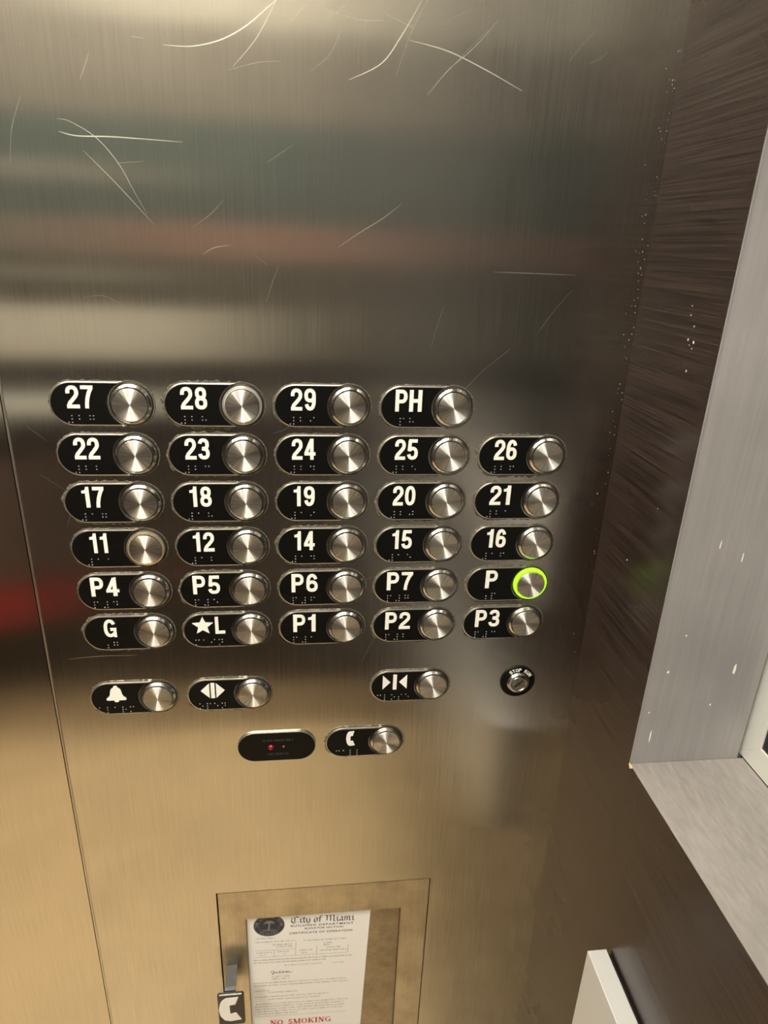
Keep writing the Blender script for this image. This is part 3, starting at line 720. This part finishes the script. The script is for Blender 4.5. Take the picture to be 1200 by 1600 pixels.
for c in txt:
    for st_ in GL[c][1]: nib(bm, st_, x, -0.0142, kx, 0.0092, 0.0014)
    x += GL[c][0] * kx
cl('heading', mesh_of('heading', bm), M['ink'])
bm = bmesh.new()
add_mesh(bm, text_mesh('t', 'BUILDING DEPARTMENT', 0.0645, 0.0030, 0.0765, -0.0183, IY, 0, 0.012, 1.25))
add_mesh(bm, text_mesh('t', 'ELEVATOR SECTION', 0.0395, 0.0026, 0.0785, -0.0230, IY, 0, 0.012, 1.1))
add_mesh(bm, text_mesh('t', 'CERTIFICATE OF OPERATION', 0.0650, 0.0029, 0.0755, -0.0290, IY, 0, 0.012, 1.1))
cl('subheading', mesh_of('subheading', bm), M['ink'])
# round seal: dark disc, pale ring of lettering, palm tree
bm = bmesh.new(); sx_, sz_ = 0.0222, -0.0158
bm.faces.new([bm.verts.new((x, IY, z)) for x, z in circ(sx_, sz_, 0.0157, 0, 2 * PI, 48)[:-1]])
seal = cl('seal', mesh_of('seal', bm), M['ink'], 'dark round seal with a pale palm tree')
bm = bmesh.new(); y_ = IY - 0.0001
for rr in (0.0148, 0.0108):
    ribbon(bm, circ(sx_, sz_, rr, 0, 2 * PI, 48), 0.00025, y_)
arc_text(bm, 'THE CITY OF MIAMI', sx_, sz_, 0.0128, PI / 2, math.radians(190), 0.0026, y_)
arc_text(bm, 'FLORIDA', sx_, sz_, 0.0128, -PI / 2, math.radians(78), 0.0026, y_, outward=False)
ribbon(bm, smooth_path([(sx_ - 0.0004, sz_ - 0.0068), (sx_, sz_ - 0.002), (sx_ + 0.0002, sz_ + 0.0034)]), 0.0015, y_)
for a in range(8):
    t = math.radians(-10 + a * 28.5)
    ribbon(bm, smooth_path([(sx_, sz_ + 0.0034), (sx_ + 0.0032 * math.cos(t), sz_ + 0.0040 + 0.0030 * math.sin(t)), (sx_ + 0.0058 * math.cos(t), sz_ + 0.0026 + 0.0040 * math.sin(t))], 4), 0.0009, y_, taper=True)
for k_ in range(4): ribbon(bm, [(sx_ - 0.007 + k_ * 0.0003, sz_ - 0.0058 - k_ * 0.0009), (sx_ + 0.007 - k_ * 0.0003, sz_ - 0.0058 - k_ * 0.0009)], 0.0003, y_)
link('seal_drawing', mesh_of('seal_drawing', bm), M['greyink'], seal)
# small print, too fine to read: word-like runs of tiny strokes
rg = random.Random(3); bm = bmesh.new()
def run(x0, x1, v, h=0.0016):
    x = x0
    while x < x1 - 0.0006:
        for _ in range(rg.randint(2, 8)):
            w = rg.choice([0.0003, 0.0007, 0.0009]); hh = h * rg.choice([1, 1, 0.75])
            if x + w > x1: break
            k = rg.randint(0, 3); z = -v
            def r4(a, b, c, d): bm.faces.new([bm.verts.new((p, IY, q_)) for p, q_ in ((a, c), (b, c), (b, d), (a, d))])
            r4(x, x + 0.00026, z - hh / 2, z + hh / 2)
            if w > 0.0005:
                if k != 1: r4(x, x + w, z + hh / 2 - 0.0003, z + hh / 2)
                if k != 2: r4(x, x + w, z - 0.00015, z + 0.00015)
                if k in (0, 3): r4(x + w - 0.00026, x + w, z - hh / 2, z + hh / 2)
            x += w + 0.00035
        x += 0.0009
for x0, x1, v in [(.009, .029, .0345), (.008, .049, .0400), (.058, .104, .0408), (.079, .088, .0460), (.079, .087, .0490), (.026, .047, .0450), (.030, .047, .0482), (.082, .097, .0530), (.076, .104, .0572),
    (.010, .026, .0560), (.031, .045, .0556), (.054, .068, .0552), (.013, .020, .0597), (.037, .040, .0592), (.056, .062, .0592), (.007, .111, .0672), (.007, .082, .0712), (.039, .079, .0770), (.090, .101, .0772),
    (.026, .045, .0938), (.026, .045, .0975), (.007, .106, .1030), (.007, .108, .1073), (.008, .024, .1155), (.023, .055, .1188), (.008, .088, .1255), (.022, .079, .1300),
    (.009, .110, .1372), (.008, .105, .1414), (.008, .107, .1456), (.008, .105, .1498), (.008, .055, .1540)]:
    run(x0, x1, v)
for x0, z0, x1, z1 in [(.008, .0525, .050, .0525), (.008, .0625, .104, .0625), (.028, .0525, .028, .0625), (.050, .0525, .050, .0625), (.072, .0500, .072, .0625), (.050, .042, .050, .052), (.105, .050, .105, .0625), (.008, .1578, .108, .1578)]:
    ribbon(bm, [(x0, -z0), (x1, -z1)], 0.0003, IY)
cl('small_print', mesh_of('small_print', bm), M['greyink'])
bm = bmesh.new()
sig = [(.0245, -.0875), (.0260, -.0850), (.0285, -.0862), (.0280, -.0890), (.0262, -.0900), (.0275, -.0872), (.0305, -.0880), (.0312, -.0868), (.0318, -.0884), (.0335, -.0870), (.0345, -.0850), (.0340, -.0886), (.0362, -.0882), (.0372, -.0856), (.0378, -.0884), (.0395, -.0868), (.0405, -.0886), (.0412, -.0858), (.0420, -.0886), (.0435, -.0866), (.0445, -.0886), (.0475, -.0876)]
ribbon(bm, smooth_path(sig, 5), 0.00055, IY)
cl('signature', mesh_of('signature', bm), M['ink'])
SER = {'N': (.78, [((.12, 0), (.12, 1), .09), ((.12, 1), (.64, 0), .19), ((.64, 0), (.64, 1), .09)], [(.12, 0), (.10, 1), (.64, 1)]),
       'O': (.80, 'O', []), 'S': (.60, 'S', []), 'G': (.80, 'G', [(.68, .42)]),
       'M': (.95, [((.12, 0), (.12, 1), .09), ((.14, 1), (.45, 0), .19), ((.47, 0), (.78, 1), .08), ((.80, 0), (.80, 1), .19)], [(.12, 0), (.12, 1), (.80, 0), (.80, 1)]),
       'K': (.80, [((.16, 0), (.16, 1), .20), ((.22, .40), (.68, 1), .08), ((.34, .58), (.70, 0), .19)], [(.16, 0), (.16, 1), (.68, 1), (.70, 0)]),
       'I': (.38, [((.18, 0), (.18, 1), .20)], [(.18, 0), (.18, 1)]), ' ': (.45, [], [])}
bm = bmesh.new(); txt = 'NO SMOKING'; wx = 0.0675 / sum(SER[c][0] + 0.1 for c in txt); hh = 0.0080; x = 0.0250; zb_ = -0.1735
def flatbar(a, b, w):
    f = lambda p: (x + p[0] * wx, zb_ + p[1] * hh)
    ribbon(bm, [f(a), f(b)], w * wx, IY)
for c in txt:
    ad, st_, sf = SER[c]
    if isinstance(st_, str):
        n = 40; outer = []; inner = []
        if st_ == 'S':
            pp = smooth_path([(.50, .78), (.40, .95), (.22, .95), (.11, .78), (.18, .60), (.40, .42), (.48, .24), (.38, .05), (.20, .05), (.09, .26)], 5)
            ribbon(bm, [(x + p[0] * wx, zb_ + p[1] * hh) for p in pp], .15 * wx, IY)
        else:
            a0, a1 = (0, 2 * PI) if st_ == 'O' else (math.radians(35), math.radians(345))
            for i in range(n + 1):
                t = a0 + (a1 - a0) * i / n
                outer.append((.39 + .38 * math.cos(t), .5 + .53 * math.sin(t))); inner.append((.39 + .20 * math.cos(t), .5 + .46 * math.sin(t)))
            O = [bm.verts.new((x + p[0] * wx, IY, zb_ + p[1] * hh)) for p in outer]; I = [bm.verts.new((x + p[0] * wx, IY, zb_ + p[1] * hh)) for p in inner]
            for i in range(n): bm.faces.new((O[i], O[i + 1], I[i + 1], I[i]))
            if st_ == 'G': flatbar((.68, .03), (.68, .42), .18)
    else:
        for a, b, w in st_: flatbar(a, b, w)
    for px_, pz_ in sf:
        ribbon(bm, [(x + (px_ - .17) * wx, zb_ + pz_ * hh), (x + (px_ + .17) * wx, zb_ + pz_ * hh)], 0.0006, IY)
    x += (ad + .1) * wx
cl('warning_line', mesh_of('warning_line', bm), M['redink'], 'red line reading NO SMOKING')

# ------------------------------------------------------------------ handrail on the right wall
RZ = Z0 - 0.4130
rail = tag(empty('handrail', (XR - 0.0105, -0.75, RZ - 0.16)), 'flat steel handrail on the dark wall below the window', 'handrail')
link('bar', off(box_mesh('bar', 0.3452, 0.3612, -1.35, -0.1350, RZ - 0.16, RZ, bev=0.0006), rail), M['rail'], rail)
link('gap_shade_strip', off(box_mesh('gap_shade_strip', 0.3611, XR, -1.34, -0.1375, RZ - 0.155, RZ - 0.003), rail), M['black'], rail)  # black strip puts the shadow gap behind the rail into colour
